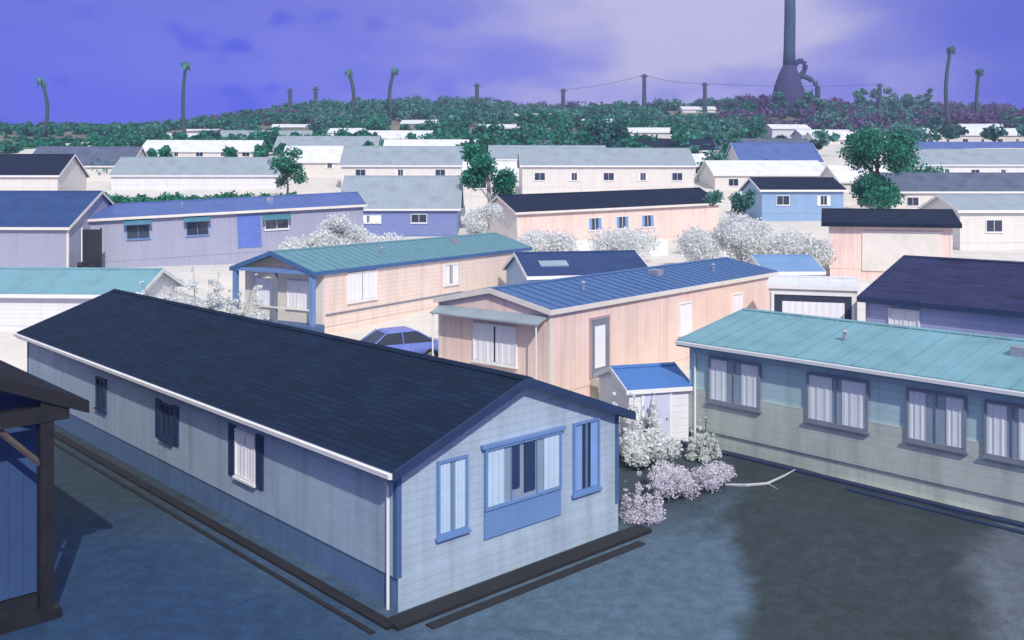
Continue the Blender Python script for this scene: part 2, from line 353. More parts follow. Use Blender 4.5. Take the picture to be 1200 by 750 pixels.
# ------------------------------------------------------------------ windows, houses
def window(parent, x, z, wd, ht, ny, frame=M_white, glass=M_glass, curtain=None, shutters=None, awning=None, bars=1, face='long', sill=True, label=None, xoff=0, cfrac=.26, scallop=False, yo=0):
    """face 'long': wall plane y=0 (outward ny); face 'end': wall plane x=0 (outward -x), x is then the y position"""
    def B(mb, a0, a1, d0, d1, z0, z1):
        if face == 'long': mb.box(a0, a1, (d0+yo)*ny, (d1+yo)*ny, z0, z1)
        else: mb.box(-d0+xoff, -d1+xoff, a0, a1, z0, z1)
    f = MB(); t = .06
    B(f, x, x+t, 0, .07, z, z+ht); B(f, x+wd-t, x+wd, 0, .07, z, z+ht)
    B(f, x+t, x+wd-t, 0, .068, z, z+t); B(f, x+t, x+wd-t, 0, .068, z+ht-t, z+ht)
    for k in range(bars): c = x + wd*(k+1)/(bars+1); B(f, c-.02, c+.02, 0, .05, z+t, z+ht-t)
    fo = f.build('window', frame, parent)
    if label: fo['label'] = label
    p = MB(); B(p, x+t*.9, x+wd-t*.9, .003, .015, z+t*.9, z+ht-t*.9); p.build('pane', glass, fo)
    if curtain:
        for (a0, a1) in ((x+t, x+wd*cfrac), (x+wd*(1-cfrac), x+wd-t)):
            c = MB(); n = 8; vs = []
            for j, zz in enumerate((z+t+.01, z+ht-t-.01)):
                for i in range(n+1):
                    q = a0 + (a1-a0)*i/n; d = .030 + .010*math.sin(i*2.4)
                    if scallop and j == 1: zz_ = zz - (.30 - .28*math.sin(math.pi*(i+.8)/(n+1.6)))*ht
                    else: zz_ = zz
                    vs.append((q, (d+yo)*ny, zz_) if face == 'long' else (-d+xoff, q, zz_))
            c.add(vs, [(i, i+1, n+2+i, n+1+i) for i in range(n)]); c.build('curtain', curtain, fo)
    if sill:
        s = MB(); B(s, x-.05, x+wd+.05, 0, .11, z-.06, z-.003); s.build('sill', frame, fo)
    if shutters:
        for a0 in (x-.40, x+wd+.04):
            s = MB(); B(s, a0, a0+.36, .002, .045, z-.05, z+ht+.05)
            for k in range(int(ht/.12)):
                B(s, a0+.05, a0+.31, .045, .058, z+.02+k*.12, z+.09+k*.12)
            s.build('shutter', shutters, fo)
    if awning:
        s = MB(); zt = z+ht+.22
        if face == 'long': s.add([(x-.15,.004*ny,zt),(x+wd+.15,.004*ny,zt),(x+wd+.15,.62*ny,zt-.42),(x-.15,.62*ny,zt-.42),(x-.15,.004*ny,zt-.05),(x+wd+.15,.004*ny,zt-.05),(x+wd+.15,.62*ny,zt-.47),(x-.15,.62*ny,zt-.47)],[(0,1,2,3),(4,7,6,5),(0,3,7,4),(1,5,6,2),(3,2,6,7),(0,4,5,1)])
        else: s.add([(xoff-.004,x-.15,zt),(xoff-.004,x+wd+.15,zt),(xoff-.62,x+wd+.15,zt-.42),(xoff-.62,x-.15,zt-.42),(xoff-.004,x-.15,zt-.05),(xoff-.004,x+wd+.15,zt-.05),(xoff-.62,x+wd+.15,zt-.47),(xoff-.62,x-.15,zt-.47)],[(0,1,2,3),(4,7,6,5),(0,3,7,4),(1,5,6,2),(3,2,6,7),(0,4,5,1)])
        s.build('awning', awning, fo)
    return fo
def door(parent, x, z, wd, ht, ny, m, frame=M_white, face='long', glass=None):
    f = MB()
    def B(mb, a0, a1, d0, d1, z0, z1):
        if face == 'long': mb.box(a0, a1, d0*ny, d1*ny, z0, z1)
        else: mb.box(-d0, -d1, a0, a1, z0, z1)
    B(f, x, x+wd, .002, .04, z, z+ht)
    d = f.build('door', m, parent)
    fr = MB(); B(fr, x-.09, x, .0, .06, z, z+ht+.09); B(fr, x+wd, x+wd+.09, .0, .06, z, z+ht+.09); B(fr, x, x+wd, .0, .058, z+ht, z+ht+.09)
    fr.build('door_frame', frame, d)
    if glass:
        gp = MB(); B(gp, x+wd*.2, x+wd*.8, .04, .05, z+ht*.15, z+ht*.88); gp.build('pane', glass, d)
    h = MB(); B(h, x+wd*.86, x+wd*.92, .04, .09, z+ht*.46, z+ht*.5); h.build('handle', M_galv, d)
    return d

def house(name, label, cat, P, u, wd, ln, hw, rise, wm, rm, side=1, tilt=0, ov=.35, ove=.35, skirt=.7, sm=None, fascia=M_white, group=None,
          gutter=False, ribs=0, corner=None, thick=.10, down=1.2, vents=0):
    u = Vector(u).normalized(); rz = math.atan2(u.y, u.x)
    root = empty(name, (*P[:2], P[2]), rz, -tilt); tag(root, label, cat, group)
    s = side; y1 = wd*s; ym = y1/2; ny = -s
    wb = MB().prism([(0,skirt),(y1,skirt),(y1,hw),(ym,hw+rise),(0,hw)], 'x', 0, ln).build('wall', wm, root)
    e = .03
    MB().box(e, ln-e, e*s, y1-e*s, -down, skirt+.002).build('skirting', sm or wm, root)
    # roof slabs
    sl = rise/(wd/2); zo = hw - sl*ov; t = thick
    r = MB()
    r.prism([(-ov*s, zo), (ym, hw+rise), (y1+ov*s, zo), (y1+ov*s, zo+t), (ym, hw+rise+t), (-ov*s, zo+t)], 'x', -ove, ln+ove)
    if ribs:
        k = int((ln+2*ove)/ribs)
        for i in range(k+1):
            x = -ove + .04 + i*(ln+2*ove-.1)/k
            for (a, b) in ((-ov*s, ym), (y1+ov*s, ym)):
                r.add([(x,a,zo+t),(x+.035,a,zo+t),(x+.035,b,hw+rise+t),(x,b,hw+rise+t),(x,a,zo+t+.03),(x+.035,a,zo+t+.03),(x+.035,b,hw+rise+t+.03),(x,b,hw+rise+t+.03)],
                      [(0,1,5,4),(3,7,6,2),(4,5,6,7),(0,4,7,3),(1,2,6,5)])
    ro = r.build('roof', rm, root)
    c = MB(); cw = .16
    c.prism([(ym-cw*s, hw+rise+t-sl*cw+.035), (ym, hw+rise+t+.035), (ym+cw*s, hw+rise+t-sl*cw+.035), (ym+cw*s, hw+rise+t-sl*cw+.012), (ym, hw+rise+t+.005), (ym-cw*s, hw+rise+t-sl*cw+.012)], 'x', -ove-.01, ln+ove+.01)
    c.build('ridge_cap', rm, ro)
    # fascia boards: rakes and eaves
    for x in (-ove-.032, ln+ove+.002):
        fb = MB(); fb.prism([(-ov*s, zo-.10), (ym, hw+rise-.10), (y1+ov*s, zo-.10), (y1+ov*s, zo+t+.015), (ym, hw+rise+t+.015), (-ov*s, zo+t+.015)], 'x', x, x+.03); fb.build('rake_board', fascia, ro)
    for yy in (-ov*s-.032*s, y1+ov*s+.002*s):
        ev = MB(); ev.box(-ove-.03, ln+ove+.03, yy, yy+.03*s, zo-.10, zo+t-.01); ev.build('eave_board', fascia, ro)
    if gutter:
        gt = MB(); yy = -ov*s-.034*s
        gt.prism([(yy, zo+t-.03), (yy-.11*s, zo+t-.03), (yy-.10*s, zo+t-.13), (yy-.02*s, zo+t-.15), (yy, zo+t-.15)], 'x', -ove, ln+ove); gt.build('gutter', gutter, ro)
        dp = MB().tube([(.25, yy-.03*s, zo), (.25, -.05*s, zo-.35), (.25, -.05*s, .05)], .035, 8); dp.build('downpipe', gutter, root)
    if corner:
        q = .11
        for (x0, yy) in ((0, 0), (0, y1), (ln, 0), (ln, y1)):
            sx = -1 if x0 == 0 else 1; sy = -s if yy == 0 else s
            cb = MB(); cb.box(x0+sx*.02, x0-sx*q, yy+sy*.02, yy-sy*q, skirt+.003, hw-.02); cb.build('corner_trim', corner, root)
    rr = random.Random(int(abs(P[0])*100+P[1]*7))
    for k in range(vents):
        xx = ln*(k+1)/(vents+1)+rr.uniform(-1,1); yv = ym*(.45+.2*(k%2)); zv = hw + sl*abs(yv)+t
        v = MB()
        if k % 3 == 1:
            v.box(xx-.25, xx+.25, yv-.25, yv+.25, zv-.15, zv+.22)
        else:
            v.tube([(xx,yv,zv-.1),(xx,yv,zv+.28)], .06, 8); v.tube([(xx,yv,zv+.28),(xx,yv,zv+.36)], [.12,.03], 8)
        v.build('roof_vent', M_galv, ro)
    return root, ny, ro
def steps(parent, x, ny, zt, wd=1.1, n=3, m=M_conc):
    b = MB()
    for i in range(n): b.box(x, x+wd, .01*ny, (.35*(n-i))*ny, -.3, zt*(i+1)/n)
    b.build('steps', m, parent)

# materials for homes
W_a = mat('pale_blue_lap_siding', S(172,192,206), .5, .05, 1.2, kind='lap', pitch=.19, streak=.22, dirt=.10)
R_a = mat('navy_shingle_roof', S(17,40,68,.8), .85, .16, 1.0, kind='shingle', dirt=.25, bump=.4)
SK_a = mat('slate_skirting', S(90,118,152), .6, .1, 1.2, kind='panel', pitch=.3, streak=.15)
W_p = mat('pink_panel_siding', S(250,212,198,.98), .55, .05, 1.0, kind='panel', pitch=.30, streak=.18, dirt=.06)
W_pp = mat('pale_pink_siding', S(250,220,206,.98), .55, .05, 1.0, kind='lap', pitch=.22, streak=.16, dirt=.06)
R_b = mat('blue_metal_roof', S(72,108,156,.95), .45, .12, .7, kind='seam', pitch=.6, dirt=.18)
R_t = mat('teal_metal_roof', S(102,146,158,.95), .45, .12, .7, kind='seam', pitch=.6, dirt=.2)
R_tl = mat('pale_teal_roof', S(116,160,172,.98), .5, .10, .8, kind='seam', pitch=.5, dirt=.2)
W_d = mat('aqua_siding', S(176,208,212,.95), .55, .06, 1.0, kind='lap', pitch=.2, streak=.2)
W_dl = mat('warm_grey_siding', S(192,204,194,.95), .6, .08, 1.0, kind='lap', pitch=.2, streak=.25, dirt=.12)
R_e = mat('indigo_shingle_roof', S(52,58,96,.9), .85, .14, 1.0, kind='shingle', dirt=.2)
W_e = mat('periwinkle_siding', S(168,176,212), .55, .05, 1.0, kind='lap', pitch=.22, streak=.08)
W_l = mat('lavender_siding', S(156,160,180), .55, .05, 1.0, kind='panel', pitch=.3, streak=.08)
R_n = mat('dark_navy_roof', S(26,38,62), .85, .16, .8, dirt=.3)
R_c = mat('cornflower_roof', S(84,106,162), .5, .10, .6, kind='seam', pitch=.6, dirt=.2)
R_pb = mat('powder_blue_roof', S(148,162,170), .5, .08, .6, kind='seam', pitch=.6, dirt=.18)
R_w = mat('white_metal_roof', (.74,.76,.78), .5, .08, .6, kind='seam', pitch=.6, dirt=.15)
R_g = mat('grey_roof', S(92,102,124), .7, .15, .6, dirt=.3)
W_w = mat('cream_siding', (.76,.73,.66), .55, .05, .8, kind='lap', pitch=.22, streak=.08)
W_ww = mat('white_siding', (.78,.79,.80), .55, .05, .8, kind='lap', pitch=.22, streak=.08)
W_pb = mat('powder_blue_siding', S(140,172,205), .55, .06, .8, kind='lap', pitch=.22, streak=.08)

# ---- A: the front home
hA, ny, roA = house('mobile_home', 'large pale blue mobile home in front with navy shingle roof and a bay window', 'mobile home',
    (A0.x, A0.y, 0), (U.x, U.y), 7.0, 24.6, 3.12, 1.30, W_a, R_a, side=-1, ov=.30, ove=.30, skirt=.75, sm=SK_a, fascia=M_navy, gutter=M_white, corner=M_slate, thick=.10)
MB().box(-.028,-.002,-6.98,-.02,-.3,.755).build('gable_skirting', W_a, hA)
# long wall windows (x measured from the near corner)
def ushot(px):   # distance along A's long wall seen at picture column px
    k = (px-600)/F; return (A0.x - k*A0.y)/(k*U.y - U.x)
u1 = ushot(300); window(hA, ushot(298)-.1, 1.35, 1.05, 1.25, ny, frame=M_white, curtain=M_curt, shutters=M_navy, cfrac=.46, label='window with a closed pale curtain and navy shutters')
window(hA, ushot(203), 1.45, .80, 1.05, ny, frame=M_navy, curtain=None, bars=1, glass=M_glass, shutters=M_navy)
window(hA, ushot(125), 1.45, .85, 1.05, ny, frame=M_navy, bars=1)
# gable windows: y from 0 to -7
M_curtp = mat('pale_blue_curtain', S(176,200,216), .9, .08)
M_curtg = mat('light_grey_curtain', S(208,216,220), .9, .06)
M_blu = mat('cornflower_trim', S(104,138,184), .5, .06)
window(hA, -1.90, 1.35, .85, 1.65, ny, frame=M_blu, curtain=M_curtp, face='end', bars=1, cfrac=.42, glass=M_glassl)
window(hA, -6.25, 1.35, .95, 1.75, ny, frame=M_blu, curtain=M_curtb, face='end', bars=1, cfrac=.34)
# bay window
window(hA, -4.85, 1.62, 2.45, 1.40, ny, frame=M_blu, curtain=M_curtp, face='end', bars=2, cfrac=.24, sill=False, glass=M_glassl, xoff=-.02)
MB().box(-.05,-.002,-4.85,-2.40,.98,1.60).build('window_panel', M_blu, hA)
MB().box(-.12,-.002,-4.95,-2.30,3.03,3.11).build('window_head', M_blu, hA)
for a0, z0, w0 in ((-3.95, 1.80, .34), (-3.45, 1.95, .24)):
    MB().box(-.078,-.055,a0,a0+w0,z0,2.96).build('dark_blind', M_navy, hA)

# ---- W: dark home at the left edge
W_dk = mat('dark_blue_wall', S(48,76,118), .7, .14, 1.0, kind='panel', pitch=.3)
R_k = mat('black_roof', (.008,.009,.012), .8, .25, 1.0)
hW, nyW, roW = house('dark_home', 'dark home at the left edge with black roof, black posts and deep porch eave', 'home',
    (-10.1, 20.6, 0), (U.x, U.y), 7.0, 12, 4.55, 1.5, W_dk, R_k, side=1, ov=.65, ove=1.0, skirt=.3, sm=M_black, fascia=M_black, thick=.16)
p_ = MB().box(-.95, -.70, .0, .26, -.2, 4.55); p_.build('porch_post', M_black, hW)
p_ = MB().box(-.95, -.72, 2.8, 3.06, -.2, 5.2); p_.build('porch_post', M_black, hW)
MB().box(-.97, -.70, -.3, 6.9, 4.10, 4.42).build('porch_beam', M_black, hW)
MB().tube([(-.82,.2,3.2),(-.82,1.1,4.15)], .07, 6).build('porch_brace', M_wood, hW)
MB().box(-1.1, .0, -.1, 7.0, -.1, .28).build('porch_deck', M_black, hW)
window(hW, .95, 1.1, 1.3, 1.5, -1, frame=M_dark, curtain=M_curtb, face='end')

# ---- D: teal roofed home on the right
hD, ny, _ = house('mobile_home', 'long grey-green mobile home at right with pale teal roof and a row of curtained windows', 'mobile home',
    (5.8, 31.5, .5), (.681,-.733), 7.0, 17, 3.35, .62, W_d, R_tl, ov=.30, ove=.25, skirt=.6, fascia=R_tl, ribs=.6, gutter=M_white, thick=.10, vents=3, sm=W_dl)
MB().box(.0, 17, -.035, -.002, .55, 1.86).build('lower_cladding', W_dl, hD)
MB().box(-.035, -.002, .0, 7.0, .55, 1.86).build('lower_cladding', W_dl, hD)
for i, px in enumerate((832, 947, 1064, 1155)):
    k = (px-600)/F; x = (k*31.5-5.8)/(.681+k*.733); k2 = (px+74-i*2-600)/F; x2 = (k2*31.5-5.8)/(.681+k2*.733)
    window(hD, x, 1.55, min(1.9, x2-x), 1.42, ny, frame=M_grey, curtain=M_curtg, bars=1, cfrac=(.36,.42,.33,.40)[i], yo=.036, glass=M_glassl)
window(hD, 13.0, 1.55, 1.6, 1.42, ny, frame=M_grey, curtain=M_curt, bars=1, yo=.036)
kd = [(5.8-.733*.35+.681*t, 31.5-.681*.35-.733*t) for t in (-.4, 17)]
kerb('kerb', kd, .20, .14, M_kerbn)
kd = [(5.8-.733*.85+.681*t, 31.5-.681*.85-.733*t) for t in (6, 17)]
kerb('kerb', kd, .14, .12, M_kerbn)

# ---- C: pink home with blue roof
hC, ny, _ = house('mobile_home', 'pink mobile home with bright blue roof right behind the front home', 'mobile home',
    (1.35, 34.0, 1.0), (.633,.774), 5.4, 18.7, 3.50, .55, W_p, R_b, ov=.12, ove=.15, skirt=.5, fascia=M_cream, ribs=.6, corner=M_cream, thick=.09, vents=3, down=1.5)
def along(px, P, u): k = (px-600)/F; u = Vector(u).normalized(); return (k*P[1]-P[0])/(u.x-k*u.y)
PC = (1.35,34.0); uC = (.633,.774)
dC = door(hC, along(692,PC,uC), .75, 1.15, 2.15, ny, M_grey, frame=mat('mauve_grey_trim', S(168,150,158), .6), glass=M_curt)
window(hC, along(795,PC,uC), 1.55, 1.1, 1.35, ny, curtain=M_curt, cfrac=.5, bars=1)
window(hC, along(857,PC,uC), 1.55, 1.1, 1.30, ny, curtain=M_curt, cfrac=.5, bars=1)
window(hC, 1.5, 1.35, 2.1, 1.45, ny, face='end', curtain=M_curt, bars=2, cfrac=.48, awning=None)
aw = MB().add([(-.004,.1,3.32),(-.004,5.3,3.32),(-.62,5.3,3.08),(-.62,.1,3.08),(-.004,.1,3.27),(-.004,5.3,3.27),(-.62,5.3,3.03),(-.62,.1,3.03)],[(0,1,2,3),(4,7,6,5),(0,3,7,4),(1,5,6,2),(3,2,6,7),(0,4,5,1)])
aw.build('awning', R_pb, hC)
for yy in (.2, 5.2): MB().tube([(-.56,yy,-.3),(-.56,yy,3.06)], .03, 8).build('awning_post', M_white, hC)
steps(hC, along(692,PC,uC)+.0, ny, .72)

# ---- B: teal-roofed pink home
PB = (-9.15,47); uB = (.515,.857)
hB, ny, _ = house('mobile_home', 'pink mobile home with teal roof and blue corner posts on its cream gable end', 'mobile home',
    (*PB, 1.5), uB, 5.4, 19.2, 3.2, .85, W_pp, R_t, ov=.12, ove=.9, skirt=.5, fascia=R_b, ribs=.6, thick=.10, vents=2, down=1.6)
MB().box(-.03,-.002,.06,5.34,.52,3.15).build('gable_cladding', M_cream, hB)
for yy in (.0, 2.5, 5.2): MB().box(-.85,-.60,yy,yy+.2,-1,3.1).build('porch_post', M_blu if yy != 2.5 else M_grey, hB)
MB().box(-.88,-.57,-.08,5.48,3.1,3.3).build('porch_beam', M_blu, hB)
MB().box(-.95,-.035,-.05,5.45,-1,.62).build('porch_deck', M_slate, hB)
MB().box(-.86,-.80,.2,5.2,1.35,1.43).build('porch_rail', M_cream, hB)
window(hB, .9, 1.3, 1.5, 1.4, ny, face='end', curtain=M_curt, cfrac=.5, xoff=-.03)
window(hB, 3.3, 1.3, 1.2, 1.4, ny, face='end', curtain=M_curt, cfrac=.5, xoff=-.03)
window(hB, along(407,PB,uB), 1.5, 2.3, 1.5, ny, curtain=M_curt, bars=2, cfrac=.49)
window(hB, along(520,PB,uB), 1.6, 1.4, 1.2, ny, curtain=M_curt, bars=1, cfrac=.4)
MB().box(.1, 12, -.05, -.002, 1.02, 1.10).build('trim_strip', M_grey, hB)

# ---- E: periwinkle home at right edge
PE = (13.96,38)
hE, ny, _ = house('mobile_home', 'periwinkle home at the right edge with a steep indigo shingle roof', 'mobile home',
    (*PE, 1.2), (.681,-.733), 7.4, 14, 3.35, 1.30, W_e, R_e, ov=.30, ove=.2, skirt=.6, fascia=M_navy, corner=W_l, thick=.1, down=1.5)
window(hE, along(1042,PE,(.681,-.733)), 1.9, 1.2, 1.1, ny, curtain=M_curt, cfrac=.49)
window(hE, along(1135,PE,(.681,-.733)), 1.0, 2.2, 1.0, ny, curtain=M_curtb, awning=M_navy)

# ---- F: cream garage with dark wide window
M_in = mat('dark_interior', S(48,58,76), .6, .2)
PF = (10.95,41.1)
uF = (.95,-.31)
hF, ny, _ = house('garage', 'small cream garage with a dark wide opening behind the teal roof', 'garage',
    (*PF, 1.3), uF, 4.0, 3.55, 3.35, .12, M_cream, R_w, ov=.08, ove=.05, skirt=.2, thick=.10)
o_ = MB().box(.22, 3.33, -.004, -.03, .25, 3.0).build('opening', M_in, hF)
fr = MB(); fr.box(.10,.22,0,-.08,.2,3.12); fr.box(3.33,3.45,0,-.08,.2,3.12); fr.box(.22,3.33,0,-.078,3.0,3.12); fr.build('door_frame', M_white, hF)
cv = MB(); n = 26; vv = []
for i in range(n+1):
    x = .55 + 2.5*i/n; lowz = 1.55 + .38*abs(math.sin(i*.62)) + .1*math.sin(i*2.1); vv += [(x,-.05-.012*math.sin(i*2.2),lowz),(x,-.05-.012*math.sin(i*2.2),2.72)]
cv.add(vv, [(2*i,2*i+2,2*i+3,2*i+1) for i in range(n)]); cv.build('torn_curtain', M_curt, hF)

# ---- G: pink home with dark roof, upper right
PG = (at(972,66), 66)
hG, ny, _ = house('mobile_home', 'pink home with a flat dark navy roof above the cream garage', 'mobile home',
    (*PG, 2.9), (.95,-.31), 9, 7.7, 3.35, .75, W_p, R_n, ov=.45, ove=.5, skirt=.3, fascia=R_n, corner=M_cream, thick=.16)
MB().box(2.1, 7.0, -.004, -.07, .2, 2.75).build('garage_door', M_cream, hG)
MB().box(1.95, 7.15, -.002, -.05, 2.76, 2.90).build('door_lintel', M_cream, hG)

# ---- H shed with teal-blue roof
hH, ny, _ = house('shed', 'small white shed with steel-blue roof just behind the bright blue roof', 'shed',
    (at(897,57), 57, 2.0), (1,.05), 4.5, 3.4, 1.75, .75, W_ww, mat('steel_blue_roof', S(112,148,188), .5, .1, .6, kind='seam', pitch=.5), ov=.15, ove=.15, skirt=.1)

# ---- T navy low roof behind C
hT, ny, _ = house('mobile_home', 'low home behind the blue roof, its dark navy roof has a pale skylight', 'mobile home',
    (1.0, 54.5, 1.9), (.97,.24), 5.6, 7.2, 1.85, 1.05, W_pb, mat('deep_blue_roof', S(44,66,110), .6, .14, .8, kind='seam', pitch=.6, dirt=.2), ov=.2, ove=.2, skirt=.3)
sk = MB(); sk.add([(.9,.9,2.29),(2.6,.9,2.29),(2.6,1.5,2.52),(.9,1.5,2.52),(.9,.9,2.37),(2.6,.9,2.37),(2.6,1.5,2.60),(.9,1.5,2.60)],[(0,1,5,4),(4,5,6,7),(0,4,7,3),(1,2,6,5),(2,3,7,6)]); sk.build('skylight', M_glassl, hT)

# ---- I lavender home
PI_ = (at(103,69), 69)
hI, ny, _ = house('mobile_home', 'long lavender home at upper left with cornflower-blue roof and a blue door', 'mobile home',
    (*PI_, 2.9), (.93,.34), 6.0, 20, 3.55, .85, W_l, R_c, tilt=R(2.6), ov=.3, ove=.25, skirt=.4, fascia=M_cream, ribs=0, thick=.10, down=2, vents=2)
uI = (.93,.34)
M_teal = mat('teal_blind', S(70,120,140), .7)
window(hI, along(150,PI_,uI), 1.9, 1.6, 1.3, ny, frame=M_blu, awning=M_teal)
window(hI, along(220,PI_,uI), 1.9, 1.6, 1.3, ny, frame=M_blu, awning=M_teal)
door(hI, along(281,PI_,uI), .75, 1.6, 2.4, ny, mat('cobalt_door', S(90,116,190), .5), frame=M_blu)
window(hI, along(312,PI_,uI), 2.0, 1.8, 1.0, ny, awning=M_teal)
# ---- U left of it
hU, ny, _ = house('mobile_home', 'periwinkle home at the left edge with a dark navy roof, beside dark steps', 'mobile home',
    (at(80,66), 66, 2.7), (-1,.05), 9, 14, 3.35, 2.3, W_l, mat('night_blue_roof', S(48,74,122), .65, .15, .8, dirt=.2), side=-1, ov=.25, ove=.2, skirt=.3, fascia=M_cream, corner=M_cream)
st = MB()
for i in range(4): st.box(.0, .30+.32*(3-i), 0, 1.3, -.6, .25*(i+1))
o = st.build('steps', M_dark); o.location = (at(92,65.5), 65.3, 2.65); tag(o, 'dark entry steps between the lavender and periwinkle homes', 'steps')
dr = empty('dark_entry_panel', (at(92,66.6), 67.2, 2.7)); tag(dr, 'tall dark panel standing in for the dark entry above the steps at upper left', 'entry panel')  # flat dark panel added in place of the dark entry between the homes
MB().box(0,1.25,0,.08,.2,3.1).build('panel', M_dark, dr); MB().box(-.08,0,-.01,.09,-.3,3.2).build('post', M_white, dr); MB().box(1.25,1.33,-.01,.09,-.3,3.2).build('post', M_dark, dr)

# ---- V white house with teal roof behind A far end
hV, ny, _ = house('mobile_home', 'white-walled home behind the far end of the front home, with pale teal roof', 'mobile home',
    (at(160,48.5), 48.5, 1.5), (-1,.06), 5.0, 14, 1.95, .95, W_ww, R_tl, side=-1, ov=.3, ove=.3, skirt=.3)

# ---- J pink with navy roof
PJ = (at(607,86), 86); uJ = (.88,.47)
hJ, ny, _ = house('mobile_home', 'pink home with a charcoal roof in the upper middle, cream gable end', 'mobile home',
    (*PJ, 3.1), uJ, 6.5, 23, 3.35, 1.35, W_p, R_n, tilt=R(1.6), ov=.3, ove=.3, skirt=.3, fascia=M_cream, corner=M_cream, thick=.12, down=2)
for px in (690, 722, 752): window(hJ, along(px,PJ,uJ), 1.3, 1.5, 1.2, ny, curtain=M_curtb)
MB().box(-.03,-.002,.06,6.4,.32,3.3).build('gable_cladding', M_cream, hJ)

# ---- M periwinkle walls, powder roof
hM, ny, _ = house('mobile_home', 'periwinkle-walled home with powder-blue roof left of the white trunk tree', 'mobile home',
    (at(398,95), 95, 3.7), (1,.02), 10, 11.6, 2.9, 3.1, mat('cornflower_siding', S(118,134,182), .55, .05, 1, kind='lap'), R_pb, ov=.3, ove=.3, skirt=.2)
window(hM, 1.5, 1.4, 2.6, .8, ny, curtain=M_curt, cfrac=.45)
window(hM, 7.0, 1.4, 1.6, .9, ny)

# ---- farther homes: px of left end, right end, row of wall foot, distance, wall height, ridge rise, depth
FAR = [
 ('K', 893, 990, 252, 108, 2.8, 1.3, 8, W_pb, R_n, 'blue home with navy roof behind the arching tree'),
 ('L', 1125, 1300, 287, 84, 3.0, 1.2, 7, W_w, R_pb, 'cream home with powder-blue roof at the right edge above the indigo roof'),
 ('R', 1045, 1300, 252, 118, 2.9, 2.2, 9, W_w, R_g, 'cream home with slate-grey roof right of the big tree'),
 ('R2', 1060, 1330, 214, 160, 3.0, 2.6, 10, W_ww, R_pb, 'white home with powder-blue roof high at right, beside the big tree'),
 ('Q', 838, 972, 227, 140, 2.8, 2.0, 10, W_w, R_w, 'cream home with white roof in the second row at right of centre'),
 ('P', 868, 965, 204, 175, 2.2, 3.6, 12, W_w, R_c, 'home with cornflower-blue roof left of the big tree'),
 ('O', 612, 815, 221, 132, 3.2, 2.4, 9, W_w, R_pb, 'cream home with long powder-blue roof above the charcoal roof'),
 ('O2', 705, 842, 190, 195, 2.4, 2.4, 10, W_w, R_n, 'cream home with navy roof high in the middle'),
 ('N', 400, 540, 216, 140, 2.8, 2.8, 10, W_w, R_pb, 'cream home with powder-blue roof left of the green bushy tree'),
 ('N2', 130, 322, 218, 140, 1.6, 2.6, 10, W_ww, R_pb, 'long home with powder-blue roof at upper left behind the hedge'),
 ('N3', 330, 405, 205, 158, 2.2, 2.6, 10, W_w, R_w, 'short home with white roof beside the slim street tree'),
 ('Y', 30, 150, 206, 150, 1.6, 3.0, 10, W_w, R_g, 'home with charcoal roof at far upper left'),
 ('Z', 560, 690, 187, 215, 2.4, 2.0, 9, W_w, R_g, 'cream home with grey roof on the rise above the middle'),
 ('Z2', 1080, 1330, 172, 260, 3.2, 2.0, 10, W_w, R_w, 'cream home with white roof at far right under the ridge'),
 ('Z3', 760, 838, 212, 150, 2.4, 1.8, 9, W_ww, R_w, 'small white home in the middle distance, right of the long powder-blue roof'),
 ('a', 165, 300, 190, 190, 2.2, 2.2, 9, W_w, R_w, 'white-roofed home on the upper left rise above the long powder-blue roof'),
 ('b', 322, 440, 189, 188, 2.4, 2.6, 9, W_w, R_pb, 'powder-blue roofed home on the rise left of centre'),
 ('c', 450, 556, 191, 186, 2.4, 2.2, 9, W_w, R_w, 'white home on the rise just left of the bushy green tree'),
 ('d', 575, 712, 204, 166, 2.6, 2.4, 9, W_w, R_pb, 'powder-blue roofed home partly behind the long roof right of the bushy tree'),
 ('e', 236, 360, 174, 240, 2.6, 2.0, 9, W_w, R_pb, 'distant powder-blue roofed home at the foot of the left slope'),
 ('f', 392, 505, 174, 240, 2.6, 2.0, 9, W_w, R_w, 'distant white home at the foot of the slope left of centre'),
 ('g', 846, 955, 186, 205, 2.4, 2.0, 9, W_w, R_g, 'distant cream home with slate roof above the cornflower roof'),
 ('h', 955, 1060, 176, 245, 2.8, 2.0, 9, W_w, R_w, 'distant white home right behind the big spreading tree'),
 ('i', 1078, 1220, 193, 200, 2.4, 2.4, 9, W_w, R_c, 'cornflower-roofed home high at right under the ridge'),
 ('j', -20, 66, 222, 120, 1.8, 2.6, 9, W_w, R_n, 'navy-roofed home at far left edge behind the night-blue roof'),
 ('k', 545, 604, 232, 112, 2.4, 1.8, 8, W_w, R_w, 'small white home directly behind the bushy tree with pale trunk'),
 ('l', 985, 1052, 236, 125, 2.6, 2.0, 8, W_w, R_w, 'small white home left behind the foot of the big tree'),
]
for key, a, b, py, Y, h, rise, dp, wm_, rm_, lab in FAR:
    z = CAMZ - (py-HOR)*Y/F; x0 = at(a, Y); ln = at(b, Y) - x0
    r_, ny, _ = house('mobile_home', lab, 'mobile home', (x0, Y, z), (1, .04), dp, ln, h, rise, wm_, rm_, ov=.3, ove=.3, skirt=.2, thick=.14, down=4)
    k = max(2, int(ln/4.5))
    for i in range(k):
        if h > 2: window(r_, ln*(i+.35)/k, 1.1, 1.5, 1.1, ny, curtain=(M_curt if i % 2 else None), bars=1)
FARW = [(178,164,330),(212,158,380),(318,152,395),(345,166,300),(470,147,400),(455,164,300),(602,139,440),(683,146,390),(738,158,300),(800,130,470),(905,152,330),(940,161,280),(1130,153,330),(560,153,350),(385,158,330)]
